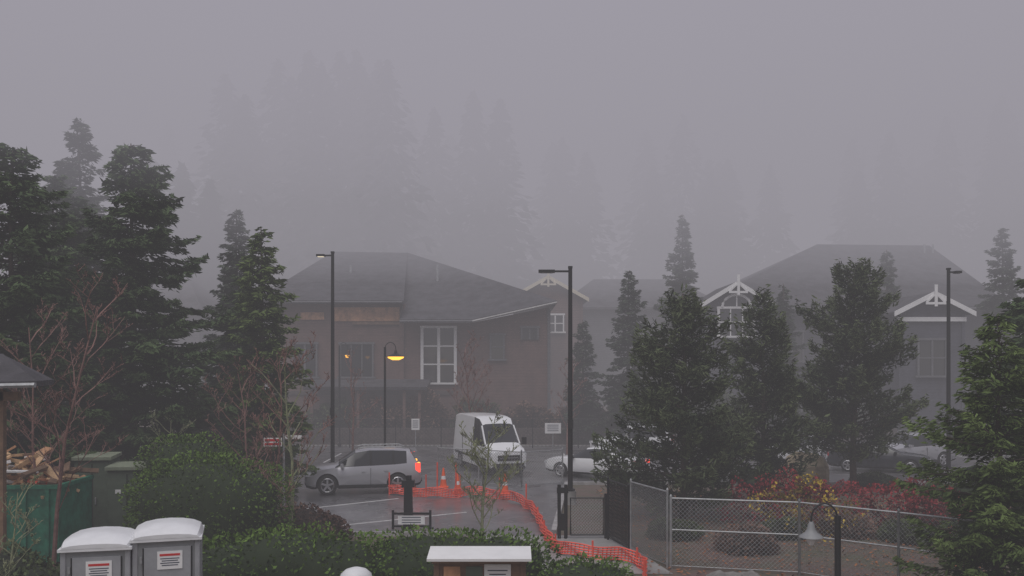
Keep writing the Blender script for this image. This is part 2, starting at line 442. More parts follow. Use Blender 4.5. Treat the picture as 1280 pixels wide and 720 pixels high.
def gable(name, x, y, hw, zb, ze, za, depth, wall, trim, winf=None, rail=False, orn=True):
    e = empty(name, (x, y, 0))
    def f(b): b.prism([(-hw + .35, zb), (hw - .35, zb), (hw - .35, ze), (0, za - .25), (-hw + .35, ze)], 0, depth, wall)
    part(e, 'walls', f)
    sl = (za - ze) / hw
    def f(b):
        b.slab([(-hw - .2, -.5, ze - .2 * sl), (0, -.5, za), (0, depth, za), (-hw - .2, depth, ze - .2 * sl)], .14, 'roof')
        b.slab([(hw + .2, -.5, ze - .2 * sl), (hw + .2, depth, ze - .2 * sl), (0, depth, za), (0, -.5, za)], .14, 'roof')
    part(e, 'roof', f)
    def f(b):
        t = .32
        for s in (-1, 1):
            P = [(s * (hw + .22), ze - .2 * sl + .03), (0, za + .05), (0, za + .05 - t), (s * (hw + .22), ze - .2 * sl + .03 - t)]
            b.prism(P if s > 0 else P[::-1], -.6, -.51, trim)
        if orn:
            b.box((0, -.66, za - .25), (.18, .08, 1.4), trim)
            b.box((0, -.64, za - .75), (1.3, .06, .15), trim)
            b.box((-.35, -.63, za - .45), (.12, .05, .7), trim, ry=.8); b.box((.35, -.63, za - .45), (.12, .05, .7), trim, ry=-.8)
        if rail: b.box((0, -.1, ze - .55), (hw * 2 - .4, .18, .28), trim)
        b.box((-hw + .36, -.06, (zb + ze) / 2), (.2, .1, ze - zb), wall); b.box((hw - .36, -.06, (zb + ze) / 2), (.2, .1, ze - zb), wall)
    part(e, 'trim', f)
    if winf: part(e, 'windows', winf)
    return e
gable('gabled_building', 3.05, 75, 3.2, 1.4, 10.9, 12.7, 14, 'brown', 'cream', lambda b: window(b, .6, -.1, 8.0, 9.4, 1.4, 2, 2))
def arched(b):
    window(b, 0, -.1, 7.2, 9.1, 2.5, 3, 2, t=.18)
    pts = [(1.0 * math.cos(a), -.16, 9.2 + .85 * math.sin(a)) for a in [math.pi * i / 10 for i in range(11)]]
    b.tube(pts, .1, 'white', 6)
    b.prism([(p[0] * .95, 9.2 + (p[2] - 9.2) * .95) for p in pts], -.14, -.08, 'glass')
    b.box((0, -.17, 9.6), (.09, .05, .8), 'white')
gC = empty('hip_roof_house', (0, 0, 0))
def f(b):
    b.prism([(15.2, 1.4), (35, 1.4), (35, 9.3), (15.2, 9.3)], 65, 84, 'dkgrey')
part(gC, 'walls', f)
def f(b):
    b.slab([(13.2, 64, 9.4), (36.2, 64, 9.4), (35.3, 75, 15.3), (25.8, 75, 15.4)], .25, 'roof')
    b.slab([(13.2, 64, 9.4), (25.8, 75, 15.38), (13.2, 86, 9.4)], .2, 'roof')
    b.slab([(36.2, 64, 9.4), (39, 86, 9.4), (35.3, 75, 15.28)], .2, 'roof')
    for x in (34.2, 34.9): b.tube([(x, 73.5, 14), (x, 73.5, 15.2)], .09, 'galv')
part(gC, 'roof', f)
def f(b): b.tube([(13.2, 63.95, 9.25), (36.2, 63.95, 9.25)], .1, 'grey', 4)
part(gC, 'trim', f)
def f(b):
    for x in (20.5, 24): window(b, x, 64.9, 5.5, 7.6, 1.6, 2, 2, 'grey')
part(gC, 'windows', f)
gable('gabled_house_wing', 15.55, 61.5, 2.45, 1.2, 9.45, 10.95, 6, 'dkgrey', 'white', arched)
gable('gabled_house_wing', 27.2, 57.5, 2.4, .6, 8.7, 9.9, 8, 'dkgrey', 'white', lambda b: window(b, 0, -.1, 4.5, 6.8, 1.8, 2, 2, 'grey'), rail=True)
for (x, y, w, zb, ze, zr) in ((12, 82, 8, 1.4, 10.5, 13.6), (-34, 78, 7, 1.4, 10, 13.6)):
    e = empty('distant_house')
    def f(b): b.box((x, y + 5, (ze + zb) / 2), (w * 2 - 1, 10, ze - zb), 'grey')
    part(e, 'walls', f)
    def f(b):
        b.slab([(x - w, y - .6, ze), (x + w, y - .6, ze), (x + w * .5, y + 5, zr), (x - w * .5, y + 5, zr)], .2, 'roof')
        b.slab([(x - w, y - .6, ze), (x - w * .5, y + 5, zr), (x - w, y + 11, ze)], .2, 'roof'); b.slab([(x + w, y - .6, ze), (x + w, y + 11, ze), (x + w * .5, y + 5, zr)], .2, 'roof')
    part(e, 'roof', f)

e = empty('small_shelter')
def f(b):
    b.slab([(-15, 19.3, 4.75), (-10.35, 19.3, 4.85), (-11.6, 20.2, 5.45), (-15, 20.2, 5.6)], .12, 'roof')
    b.slab([(-10.35, 19.3, 4.85), (-10.85, 21.0, 4.85), (-15, 21.0, 4.8), (-15, 20.22, 5.58), (-11.6, 20.22, 5.43)], .12, 'roof')
part(e, 'roof', f)
def f(b):
    b.tube([(-15, 19.24, 4.66), (-10.35, 19.24, 4.76)], .06, 'galv', 6)
    b.box((-11.4, 19.8, 2.3), (.14, .14, 4.7), 'wood2'); b.box((-14, 19.8, 2.3), (.16, .16, 4.7), 'wood2'); b.box((-12.6, 19.8, 4.5), (3.2, .14, .2), 'wood2')
part(e, 'posts', f)

mb = MB(); 
for i in range(60):
    for j in range(3):
        mb.box((-24 + i * .82 + (j % 2) * .4, 57.0 + j * .12, .2 + j * .37), (.79, .35, .35), 'retwall')
mb.build('retaining_wall')

# ------------------------------------------------------------ vehicles
def car(name, st, segs, paint, loc, rz, wheels, wr=.34, L=4.6, extra=None):
    e = empty(name, loc, rz)
    b = MB(); vs = []; n = 14
    for (x, zb, zl, zr, w, wt) in st:
        h = [(0, zb), (w * .9, zb), (w * .985, zb + .1), (w, zb + (zl - zb) * .55), (w * .955, zl), (wt, zr - .06), (wt * .8, zr - .008), (0, zr + .012)]
        ring = h + [(-p[0], p[1]) for p in h[-2:0:-1]]
        vs += [(x, p[0], p[1]) for p in ring]
    b.v = vs
    for s in range(len(st) - 1):
        for j in range(n):
            jj = j if j < 7 else 13 - j
            m = paint
            if jj == 4: m = {'g': 'glass', 'b': paint, 'k': 'black'}[segs[s][0]]
            if jj in (5, 6): m = {'g': 'glass', 'b': paint}[segs[s][1]]
            if jj <= 1: m = 'black'
            b.f.append((s * n + j, s * n + (j + 1) % n, (s + 1) * n + (j + 1) % n, (s + 1) * n + j)); b.m.append(b.mi(m))
    b.f.append(tuple(range(n))[::-1]); b.m.append(b.mi(paint))
    b.f.append(tuple((len(st) - 1) * n + j for j in range(n))); b.m.append(b.mi(paint))
    body = b.build('body', smooth=True)
    import bmesh
    bm = bmesh.new(); bm.from_mesh(body.data); bmesh.ops.recalc_face_normals(bm, faces=bm.faces); bm.to_mesh(body.data); bm.free()
    W = max(s[4] for s in st)
    c = MB()
    for wx in wheels:
        for s in (-1, 1): c.tube([(wx, s * (W - .28), wr), (wx, s * (W + .2), wr)], wr + .07, 'rubber', 24)
    cut = c.build('cut')
    bm = bmesh.new(); bm.from_mesh(cut.data); bmesh.ops.recalc_face_normals(bm, faces=bm.faces); bm.to_mesh(cut.data); bm.free()
    md = body.modifiers.new('b', 'BOOLEAN'); md.object = cut; md.operation = 'DIFFERENCE'; md.solver = 'EXACT'
    try: md.material_mode = 'TRANSFER'
    except Exception: pass
    dg = bpy.context.evaluated_depsgraph_get()
    nm = bpy.data.meshes.new_from_object(body.evaluated_get(dg))
    body.modifiers.clear()
    if len(nm.polygons) > 20: body.data = nm
    bpy.data.objects.remove(cut)
    body.parent = e
    w = MB()
    for wx in wheels:
        for s in (-1, 1):
            y0 = s * (W - .24); y1 = s * (W - .015)
            w.tube([(wx, y0, wr), (wx, s * (W - .05), wr), (wx, y1, wr)], [wr, wr, wr - .03], 'rubber', 24)
            w.tube([(wx, y1 - s * .02, wr), (wx, y1 + s * .008, wr)], wr * .66, 'black', 20)
            for q in range(5):
                a = 2 * math.pi * q / 5 + .3
                w.box((wx + math.cos(a) * wr * .36, y1 + s * .012, wr + math.sin(a) * wr * .36), (wr * .6, .025, .075), 'chrome', ry=-a)
            w.tube([(wx, y1, wr), (wx, y1 + s * .03, wr)], wr * .2, 'chrome', 12)
            ring = [(wx + math.cos(a) * wr * .66, y1 + s * .01, wr + math.sin(a) * wr * .66) for a in [2 * math.pi * i / 20 for i in range(21)]]
            w.tube(ring, .022, 'chrome', 4, False)
    w.build('wheels', parent=e)
    if extra:
        x = MB(); extra(x, W); x.build('details', parent=e)
    return e

suv_st = [(-2.31, .42, .60, .70, .60, .50), (-2.24, .30, .80, .90, .78, .66), (-2.0, .24, .93, 1.0, .87, .74), (-1.12, .24, 1.04, 1.12, .90, .76),
          (-.98, .24, 1.05, 1.2, .90, .74), (-.32, .24, 1.07, 1.64, .90, .65), (.24, .24, 1.09, 1.72, .90, .66), (.33, .24, 1.09, 1.72, .90, .66), (1.15, .24, 1.12, 1.71, .90, .66), (1.22, .24, 1.12, 1.705, .90, .66),
          (1.72, .24, 1.16, 1.67, .89, .65), (1.88, .25, 1.17, 1.64, .885, .64), (2.18, .30, 1.08, 1.17, .87, .74), (2.27, .34, .90, .98, .85, .76), (2.32, .42, .62, .72, .80, .72)]
suv_sg = ['bb', 'bb', 'bb', 'kb', 'gg', 'gb', 'kb', 'gb', 'kb', 'gb', 'bb', 'bg', 'bb', 'bb']
def suvx(on):
    def g(b, W):
        for s in (-1, 1):
            b.tube([(-.2, s * .60, 1.73), (0, s * .61, 1.78), (1.5, s * .61, 1.78), (1.7, s * .6, 1.70)], .02, 'galv', 6)
            b.box((2.17, s * .78, .98), (.2, .16, .36), 'tail' if on else 'tailoff')
            if on: b.box((2.22, s * .68, 1.12), (.08, .22, .09), 'amber')
            b.box((-2.16, s * .72, .80), (.2, .22, .14), 'head')
            b.box((-.85, s * 1.0, 1.13), (.12, .2, .14), 'silver')
            b.box((.0, s * (W + .002), .86), (.16, .02, .03), 'chrome'); b.box((.9, s * (W + .002), .88), (.16, .02, .03), 'chrome')
            b.box((.28, s * (W - .005), .70), (.012, .02, .62), 'black')
            b.box((0, s * (W - .005), .33), (2.2, .03, .1), 'black')
        b.box((-2.28, 0, .72), (.06, .8, .16), 'black'); b.box((2.335, 0, .8), (.02, .5, .12), 'white')
        b.box((2.05, 0, 1.60), (.24, 1.1, .04), 'silver'); b.box((2.33, 0, .5), (.05, 1.4, .12), 'black')
        if on: b.box((2.08, 0, 1.55), (.04, .35, .04), 'tail')
    return g
car('parked_suv', suv_st, suv_sg, 'silver', (-6.1, 36.3, .01), math.radians(11), (-1.42, 1.36), .38, extra=suvx(True)).scale = (1, 1, 1.05)

sed_st = [(-2.35, .4, .55, .62, .58, .5), (-2.28, .28, .70, .78, .76, .62), (-2.0, .22, .80, .86, .86, .72), (-1.0, .2, .90, .98, .89, .74), (-.2, .2, .93, 1.38, .89, .60), (.3, .2, .94, 1.43, .89, .60), (.38, .2, .94, 1.43, .89, .6),
          (1.1, .2, .95, 1.38, .88, .6), (1.75, .22, .96, 1.02, .88, .72), (2.2, .26, .92, .97, .86, .72), (2.33, .38, .6, .7, .8, .7)]
sed_sg = ['bb', 'bb', 'bb', 'gg', 'gb', 'kb', 'gb', 'bg', 'bb', 'bb']
def sedx(on):
    def f(b, W):
        for s in (-1, 1):
            b.box((2.26, s * .66, .80), (.1, .3, .13), 'tail' if on else 'tailoff'); b.box((-2.25, s * .66, .66), (.12, .26, .11), 'head')
            b.box((-.75, s * .97, .97), (.12, .16, .12), 'black')
            b.box((.34, s * (W - .006), .6), (.012, .02, .55), 'black')
        b.box((-2.33, 0, .5), (.05, .9, .14), 'black'); b.box((2.345, 0, .62), (.02, .5, .11), 'white')
    return f
car('parked_sedan', sed_st, sed_sg, 'whitecar', (3.9, 41.0, .01), math.radians(-32), (-1.42, 1.38), .32, extra=sedx(True))
car('parked_sedan', sed_st, sed_sg, 'whitecar', (15.2, 47.5, .01), math.radians(40), (-1.42, 1.38), .32, extra=sedx(False))
car('parked_hatchback', suv_st, suv_sg, 'whitecar', (6.8, 50.5, .01), math.radians(20), (-1.42, 1.36), .36, extra=suvx(False))
car('parked_sedan', sed_st, sed_sg, 'darkcar', (17.9, 43.4, .01), math.radians(160), (-1.42, 1.38), .32, extra=sedx(False))
car('parked_suv', suv_st, suv_sg, 'silver', (20.4, 45.5, .01), math.radians(20), (-1.42, 1.36), .36, extra=suvx(False))

van_st = [(-2.95, .4, .8, .95, .75, .6), (-2.88, .3, 1.05, 1.15, .88, .72), (-2.5, .25, 1.22, 1.32, .96, .80), (-2.1, .25, 1.32, 1.5, .98, .82), (-1.35, .25, 1.35, 2.35, .99, .76), (-1.0, .25, 1.38, 2.62, .99, .80), (-.35, .25, 1.4, 2.7, .99, .84), (-.27, .25, 1.4, 2.7, .99, .84), (1.2, .25, 1.4, 2.72, .99, .84), (1.3, .25, 1.4, 2.72, .99, .84), (2.7, .25, 1.4, 2.68, .99, .84), (2.95, .3, 1.4, 2.6, .97, .82)]
van_sg = ['bb', 'bb', 'bb', 'gg', 'gb', 'gb', 'bb', 'bb', 'bb', 'bb', 'bb']
def vanx(b, W):
    for s in (-1, 1):
        b.box((-2.75, s * .78, .98), (.22, .26, .24), 'head'); b.box((-1.95, s * 1.13, 1.55), (.1, .22, .34), 'black')
        b.box((.0, s * (W + .0), .75), (5.0, .025, .1), 'black'); b.box((-.3, s * (W + .001), 1.0), (.015, .02, 1.2), 'black'); b.box((1.25, s * (W + .001), 1.0), (.015, .02, 1.2), 'black')
        b.tube([(-2.08, s * .86, 1.42), (-1.36, s * .80, 2.26)], .045, 'whitecar', 6)
    b.box((-2.93, 0, .85), (.08, 1.1, .26), 'black'); b.box((-2.94, 0, .5), (.1, 1.5, .2), 'black'); b.box((-2.975, 0, .86), (.02, .9, .03), 'chrome')
    b.tube([(-1.6, -.3, 2.12), (-2.05, .1, 1.56)], .012, 'black', 4); b.tube([(-1.5, -.6, 2.2), (-1.55, .6, 2.22)], .01, 'black', 4)
car('white_van', van_st, van_sg, 'whitecar', (-1.15, 44.0, .01), math.radians(110), (-2.0, 1.7), .36, extra=vanx)

# ------------------------------------------------------------ lamps
def lamp_post(name, x, y, h, arm, head='black', lit=False):
    b = MB()
    b.tube([(0, 0, 0), (0, 0, .5)], .22, 'concrete', 12)
    b.tube([(0, 0, .5), (0, 0, h)], [.10, .075], 'black', 10)
    b.box((0, 0, .56), (.32, .32, .06), 'black')
    b.box((arm * .35, 0, h - .12), (abs(arm) * .7, .07, .07), 'black')
    b.box((arm * .8, 0, h - .12), (abs(arm) * .55, .32, .10), 'black')
    b.box((arm * .8, 0, h - .178), (abs(arm) * .4, .24, .016), 'dim' if lit else 'galv')
    b.box((0, 0, h + .03), (.16, .16, .08), 'black')
    b.box((0, -.1, 3.0), (.2, .12, .34), 'black')
    return b.build(name, (x, y, 0), smooth=True)
lamp_post('street_lamp', 2.17, 33, 8.8, -1.1)
lamp_post('street_lamp', -8.5, 42, 10.5, -.7, lit=True)
lamp_post('street_lamp', 19.7, 40, 9.5, .5)
def bell_lamp(name, x, y, h, side, lit=False, hook=.6, drop=.45, r=.28, postr=.06, pk='black', bk=None):
    b = MB()
    b.tube([(0, 0, 0), (0, 0, .25)], postr * 2, pk, 10); b.tube([(0, 0, .2), (0, 0, h)], postr, pk, 10)
    pts = []
    for i in range(13):
        a = math.pi * i / 12
        pts.append((side * hook / 2 * (1 - math.cos(a)), 0, h - .1 + hook * .62 * math.sin(a)))
    pts = [(0, 0, h - .3)] + pts + [(side * hook, 0, h - drop)]
    b.tube(pts, .022, pk, 8)
    cx = side * hook; z = h - drop
    b.tube([(cx, 0, z + .06), (cx, 0, z), (cx, 0, z - .10), (cx, 0, z - .18), (cx, 0, z - .26), (cx, 0, z - .29)], [.04, .07, .09, r * .5, r * .95, r], bk or pk, 20, True)
    b.tube([(cx, 0, z - .27), (cx, 0, z - .36), (cx, 0, z - .46)], [r * .9, r * .8, r * .35] if lit else [r * .45, r * .42, r * .2], 'sodium' if lit else 'reflect', 14)
    return b.build(name, (x, y, 0), smooth=True)
bell_lamp('garden_lamp', 7.35, 20, 1.80, -1, hook=.6, drop=.2, r=.27, postr=.07, bk='toilet')
bell_lamp('lit_street_lamp', -6.45, 45, 6.1, 1, True, hook=.55, drop=.2, r=.48, postr=.06)
bell_lamp('lit_street_lamp', -10.9, 56, 6.4, 1, True, hook=.5, drop=.3, r=.18, postr=.06)
bell_lamp('street_lamp', 6.2, 31.6, 4.4, -1, hook=.4, drop=.5, r=.32)

# ------------------------------------------------------------ fences
def fence(name, pts, h, post='galv', wire='wire', ps=3.0, slats=False, pitch=.11, wr=.0045, midrail=None, fabric=True, pr=.035):
    b = MB()
    for a, c in zip(pts[:-1], pts[1:]):
        a = Vector((a[0], a[1], 0)); c = Vector((c[0], c[1], 0)); d = c - a; L = d.length; u = d / L
        n = max(1, round(L / ps))
        for i in range(n + 1):
            p = a + d * i / n; b.tube([p, p + Vector((0, 0, h + .05))], pr, post, 8)
            b.tube([p + Vector((0, 0, h + .05)), p + Vector((0, 0, h + .10))], [pr * 1.2, pr * .4], post, 8)
        Z = lambda z: Vector((0, 0, z))
        b.tube([a + Z(h), c + Z(h)], .024, post, 6); b.tube([a + Z(.08), c + Z(.08)], .012, post, 4)
        if midrail: b.tube([a + Z(midrail), c + Z(midrail)], .022, post, 6)
        nn = Vector((-u.y, u.x, 0)) * .012
        if fabric:
            hh = h - .1; k = int((L + hh) / pitch)
            for i in range(k):
                s0 = i * pitch - hh
                for sg in (0, 1):
                    x0, z0, x1, z1 = s0, 0, s0 + hh, hh
                    if x0 < 0: z0 = -x0; x0 = 0
                    if x1 > L: z1 -= x1 - L; x1 = L
                    if x1 <= x0: continue
                    if sg: x0 = L - x0; x1 = L - x1
                    p = a + u * x0 + Z(z0 + .08) + nn * (1 if sg else -1); q = a + u * x1 + Z(z1 + .08) + nn * (1 if sg else -1)
                    b.tube([p, q], wr, wire, 3, False)
        if slats:
            k = int(L / .10)
            for i in range(k):
                p = a + u * ((i + .5) * L / k); b.box((p.x, p.y, h / 2), (.055, .012, h - .16), 'black', rz=math.atan2(u.y, u.x))
    return b.build(name)
fence('chainlink_fence', [(4.05, 22.6), (7.1, 21.9), (8.9, 20.4), (12, 17.5)], 1.8, midrail=1.0, ps=2.2)
fence('black_slat_fence', [(2.85, 26.3), (3.25, 24.7)], 1.8, post='black', wire='blackwire', slats=True, ps=1.8)
fence('chainlink_gate_panel', [(3.3, 24.6), (3.98, 22.7)], 1.95, ps=2.2, pitch=.075, wr=.005, pr=.03)
fence('temporary_fence', [(-3.3, 39.5), (.4, 37.6), (2.2, 38.6)], 1.5, ps=2.4, pitch=.13, wr=.007)
fence('black_fence', [(-13, 55.4), (7, 55.4), (30, 55.4)], 1.8, post='black', wire='blackwire', ps=3, pitch=.25, wr=.008)
b = MB()
for x in (-1.42, -1.22, -.02): b.tube([(x, 0, 0), (x, 0, 1.62 if x < -.5 else 1.35)], .055, 'black', 10)
b.box((-1.32, 0, 1.45), (.34, .12, .16), 'black'); b.box((-1.32, 0, .5), (.2, .08, .5), 'black')
b.tube([(-1.08, 0, .12), (-.1, 0, .12), (-.1, 0, 1.22), (-1.08, 0, 1.22), (-1.08, 0, .12)], .03, 'black', 6)
for i in range(22):
    for s in (0, 1):
        x0 = -1.08 + .09 * i - 1.0; x1 = x0 + 1.0; z0, z1 = .14, 1.2
        xa, xb = max(x0, -1.08), min(x1, -.1)
        if xb <= xa: continue
        za = z0 + (xa - x0) * 1.06; zb = z0 + (xb - x0) * 1.06
        if s: xa, xb = -1.18 - xa, -1.18 - xb
        b.tube([(xa, .01 * s, za), (xb, .01 * s, zb)], .008, 'wire', 3, False)
b.build('pedestrian_gate', (2.83, 26.5, 0))
b = MB()
b.box((0, 0, .75), (.3, .24, 1.5), 'black', taper=.8); b.box((0, 0, 1.42), (.4, .26, .22), 'black'); b.tube([(.02, 0, 1.5), (.02, 0, 1.68)], .09, 'black', 10)
b.box((.12, -.2, .5), (1.2, .05, .07), 'black'); b.box((.12, -.2, .1), (1.2, .05, .06), 'black')
for x in (-.46, .72): b.box((x, -.2, .3), (.07, .07, .62), 'black')
b.box((.12, -.19, .3), (.85, .03, .28), 'white'); 
for i in range(3): b.box((.12, -.209, .22 + i * .08), (.6, .004, .025), 'ink')
b.build('gate_barrier', (-3.3, 28.2, 0))

# ------------------------------------------------------------ cones and orange barrier
def cone(x, y, s=1):
    b = MB(); b.box((0, 0, .02), (.38, .38, .04), 'orange')
    b.tube([(0, 0, .04), (0, 0, .32)], [.14, .095], 'orange', 16); b.tube([(0, 0, .32), (0, 0, .45)], [.096, .076], 'reflect', 16)
    b.tube([(0, 0, .45), (0, 0, .75)], [.075, .03], 'orange', 16)
    o = b.build('traffic_cone', (x, y, .012), smooth=True); o.scale = (s, s, s); return o
for p in ((-4.05, 36.3), (-2.2, 35.8), (-.28, 35.6), (-2.9, 37.5)): cone(*p, 1.1)
P = [(-4.9, 35.4), (-3.6, 34.8), (-2.5, 34.6), (-1.3, 34.9), (0, 33.6), (.6, 31.6), (.85, 29.3), (.95, 27.2), (1.1, 25.2), (1.5, 24.0), (2.6, 23.5), (3.3, 22.6), (3.2, 21.4)]
def cr(P, k=6):
    out = []
    for i in range(len(P) - 1):
        a = Vector(P[max(i - 1, 0)]); b_ = Vector(P[i]); c = Vector(P[i + 1]); d = Vector(P[min(i + 2, len(P) - 1)])
        for j in range(k):
            t = j / k
            out.append(.5 * ((2 * b_) + (c - a) * t + (2 * a - 5 * b_ + 4 * c - d) * t * t + (3 * b_ - a - 3 * c + d) * t ** 3))
    out.append(Vector(P[-1])); return out
pts = cr(P, 10)
b = MB()
hgt = .32
for r in range(6):
    z = .05 + hgt * r / 5
    b.tube([(p.x + .05 * math.sin(i * .9 + r), p.y, z + .04 * math.sin(i * .5)) for i, p in enumerate(pts)], .02, 'net', 4, False)
for i, p in enumerate(pts):
    b.tube([(p.x, p.y, .05 + .04 * math.sin(i * .5)), (p.x + .03, p.y, .05 + hgt + .04 * math.sin(i * .5))], .018, 'net', 4, False)
for i in range(0, len(pts), 12):
    p = pts[i]; b.tube([(p.x, p.y, 0), (p.x, p.y, .9 if i < 50 else .5)], .03, 'net', 6)
for p in ((-2.95, 35.0), (-2.2, 34.8)): b.tube([(p[0], p[1], 0), (p[0], p[1], 1.35)], .035, 'net', 6)
b.build('orange_safety_netting')

# ------------------------------------------------------------ toilets
def toilet(x, y, rz, z=0):
    e = empty('portable_toilet', (x, y, z), rz)
    b = MB()
    b.box((0, 0, .07), (1.12, 1.12, .14), 'black')
    b.box((0, 0, 1.08), (1.08, 1.08, 1.9), 'toilet')
    for s in (-1, 1):
        for o in (-1, 1): b.box((s * .52, o * .52, 1.06), (.09, .09, 1.94), 'toiletd')
        for i in range(5): b.box((s * .548, -.32 + i * .16, 1.05), (.03, .06, 1.6), 'toiletd')
    b.build('cabin', parent=e, bevel=.015)
    b = MB(); b.box((0.02, -.556, 1.03), (.78, .035, 1.76), 'toiletd')
    for i in (-1, 1): b.box((.02 + i * .19, -.578, .62), (.26, .02, .75), 'toilet')
    b.box((.33, -.59, 1.08), (.06, .04, .16), 'black')
    b.box((-.385, -.572, 1.03), (.02, .01, 1.76), 'black'); b.box((.425, -.572, 1.03), (.02, .01, 1.76), 'black')
    for i in range(3): b.box((-.42, -.58, .4 + i * .65), (.04, .03, .12), 'galv')
    b.build('door', parent=e, bevel=.006)
    b = MB(); b.box((.06, -.585, 1.68), (.42, .012, .32), 'white')
    b.box((.06, -.593, 1.775), (.34, .004, .04), 'red')
    for i in range(4): b.box((.06, -.593, 1.71 - i * .04), (.32 - .05 * (i % 2), .004, .016), 'ink')
    b.build('sign', parent=e)
    b = MB(); n = 9; N = 13; vs = []
    for i in range(N):
        y_ = -.62 + 1.24 * i / (N - 1)
        fy = (1 - abs(2 * i / (N - 1) - 1) ** 4)
        for j in range(n):
            a = math.pi * j / (n - 1)
            vs.append((-.60 * math.cos(a) * (.93 + .07 * fy), y_, 2.06 + (.24 * math.sin(a) ** .7 if 0 < j < n - 1 else 0) * (.35 + .65 * fy)))
    fs = [(i * n + j, i * n + j + 1, (i + 1) * n + j + 1, (i + 1) * n + j) for i in range(N - 1) for j in range(n - 1)]
    fs += [tuple(range(n)), tuple((N - 1) * n + j for j in range(n))[::-1]]
    b.add(vs, fs, 'toiletroof'); b.box((0, 0, 2.045), (1.2, 1.24, .05), 'toiletroof')
    b.build('roof', parent=e, smooth=True)
toilet(-7.4, 16.0, math.radians(14), -.06)
toilet(-6.33, 16.35, math.radians(17), .04)

b = MB()
b.box((0, 0, 1.79), (1.85, .75, .05), 'white', rx=.10); b.box((0, .0, 1.72), (1.7, .5, .06), 'wood2', rx=.10)
for s in (-1, 1): b.box((s * .78, 0, .85), (.1, .1, 1.7), 'wood2')
b.box((0, 0, 1.2), (1.46, .06, .92), 'wood2'); b.box((-.1, -.04, 1.36), (.3, .02, .42), 'utility')
b.box((.32, -.045, 1.3), (.48, .02, .62), 'white'); b.box((-.5, -.045, 1.32), (.3, .02, .5), 'tan')
for i in range(6): b.box((.32, -.058, 1.5 - i * .07), (.36 - .06 * (i % 3), .004, .02), 'ink')
b.build('notice_board', (-.58, 16, 0), bevel=.006)
b = MB()
b.tube([(0, 0, 0), (0, 0, .9), (0, 0, 1.25)], [.24, .28, .29], 'utility', 20)
b.tube([(0, 0, 1.25), (0, 0, 1.38), (0, 0, 1.46), (0, 0, 1.5)], [.31, .28, .19, .06], 'toiletroof', 20)
b.build('trash_can', (-2.85, 16.2, 0), smooth=True)
for (x, y, w, h) in ((-12.3, 26.3, 1.0, 2.45), (-11.15, 26, 1.1, 2.2)):
    b = MB(); b.box((0, 0, .08), (w + .2, 1.0, .16), 'concrete'); b.box((0, 0, h / 2 + .08), (w, .85, h - .16), 'utility')
    b.box((0, -.02, h + .04), (w + .1, .98, .1), 'utop', rx=.06)
    b.box((0, -.435, h / 2 + .05), (.02, .03, h - .4), 'black'); b.box((.1, -.44, h / 2), (.04, .04, .2), 'galv')
    b.box((-.25, -.432, h * .7), (.16, .012, .12), 'reflect')
    b.build('utility_cabinet', (x, y, 0), rz=.1, bevel=.015)
e = empty('roll_off_dumpster', (-13.9, 23.6, 0), .05)
b = MB(); b.box((0, -1.0, 1.1), (4.4, .08, 1.9), 'teal'); b.box((0, 1.0, 1.1), (4.4, .08, 1.9), 'teal'); b.box((2.2, 0, 1.1), (.08, 2.0, 1.9), 'teal'); b.box((-2.2, 0, 1.1), (.08, 2.0, 1.9), 'teal'); b.box((0, 0, .2), (4.3, 1.9, .12), 'black')
for i in range(8): b.box((-2.0 + i * .57, -1.07, 1.1), (.09, .08, 1.85), 'teal')
b.box((0, -1.05, 2.08), (4.5, .12, .1), 'teal'); b.box((2.24, 0, 2.08), (.12, 2.0, .1), 'teal')
b.build('container', parent=e)
b = MB(); rnd = random.Random(3)
for i in range(190):
    px_ = rnd.uniform(-2.0, 2.0)
    b.box((px_, rnd.uniform(-.85, .85), rnd.uniform(1.85, 2.5 + .35 * math.cos(px_))), (rnd.uniform(.3, 1.3), rnd.uniform(.05, .3), rnd.uniform(.03, .12)), rnd.choice(['wood', 'wood', 'wood2', 'tan', 'tan', 'white' if i % 3 == 0 else 'net' if i % 4 == 0 else 'wood']), rz=rnd.uniform(0, 3.1), ry=rnd.uniform(-.6, .6), rx=rnd.uniform(-.5, .5))
b.build('lumber_debris', parent=e)
b = MB(); b.tube([(0, 0, 0), (0, 0, 3.1)], .035, 'galv', 8); b.box((-.32, -.05, 2.85), (.55, .02, .26), 'white'); b.box((-.32, -.064, 2.91), (.5, .006, .07), 'red'); b.box((-.32, -.064, 2.79), (.5, .006, .07), 'red'); b.box((.3, -.05, 3.0), (.5, .02, .12), 'white')
b.build('street_sign', (-6.95, 27, 0))
for (x, y, z, w, h) in ((2.55, 55.2, 1.25, 1.0, .65), (-6.0, 55.1, 1.5, .5, .7)):
    b = MB(); b.tube([(0, .05, 0), (0, .05, z + h / 2)], .03, 'galv', 6); b.box((0, 0, z), (w, .03, h), 'white')
    for i in range(4): b.box((0, -.02, z + h * .3 - i * h * .18), (w * .7, .006, h * .06), 'ink')
    b.build('notice_sign', (x, y, 0))
def rock(name, x, y, r, k, seed):
    rng = random.Random(seed); b = MB(); nu, nv = 14, 8; vs = []
    for j in range(nv + 1):
        th = math.pi * j / nv
        for i in range(nu):
            a = 2 * math.pi * i / nu; q = 1 + .18 * math.sin(3 * a + seed) * math.sin(2 * th) + (rng.uniform(-.08, .08) if 0 < j < nv else 0)
            vs.append((r[0] * q * math.sin(th) * math.cos(a), r[1] * q * math.sin(th) * math.sin(a), r[2] * q * math.cos(th) + r[2] * .6))
    b.add(vs, [(j * nu + i, (j + 1) * nu + i, (j + 1) * nu + (i + 1) % nu, j * nu + (i + 1) % nu) for j in range(nv) for i in range(nu)], k)
    b.build(name, (x, y, 0))
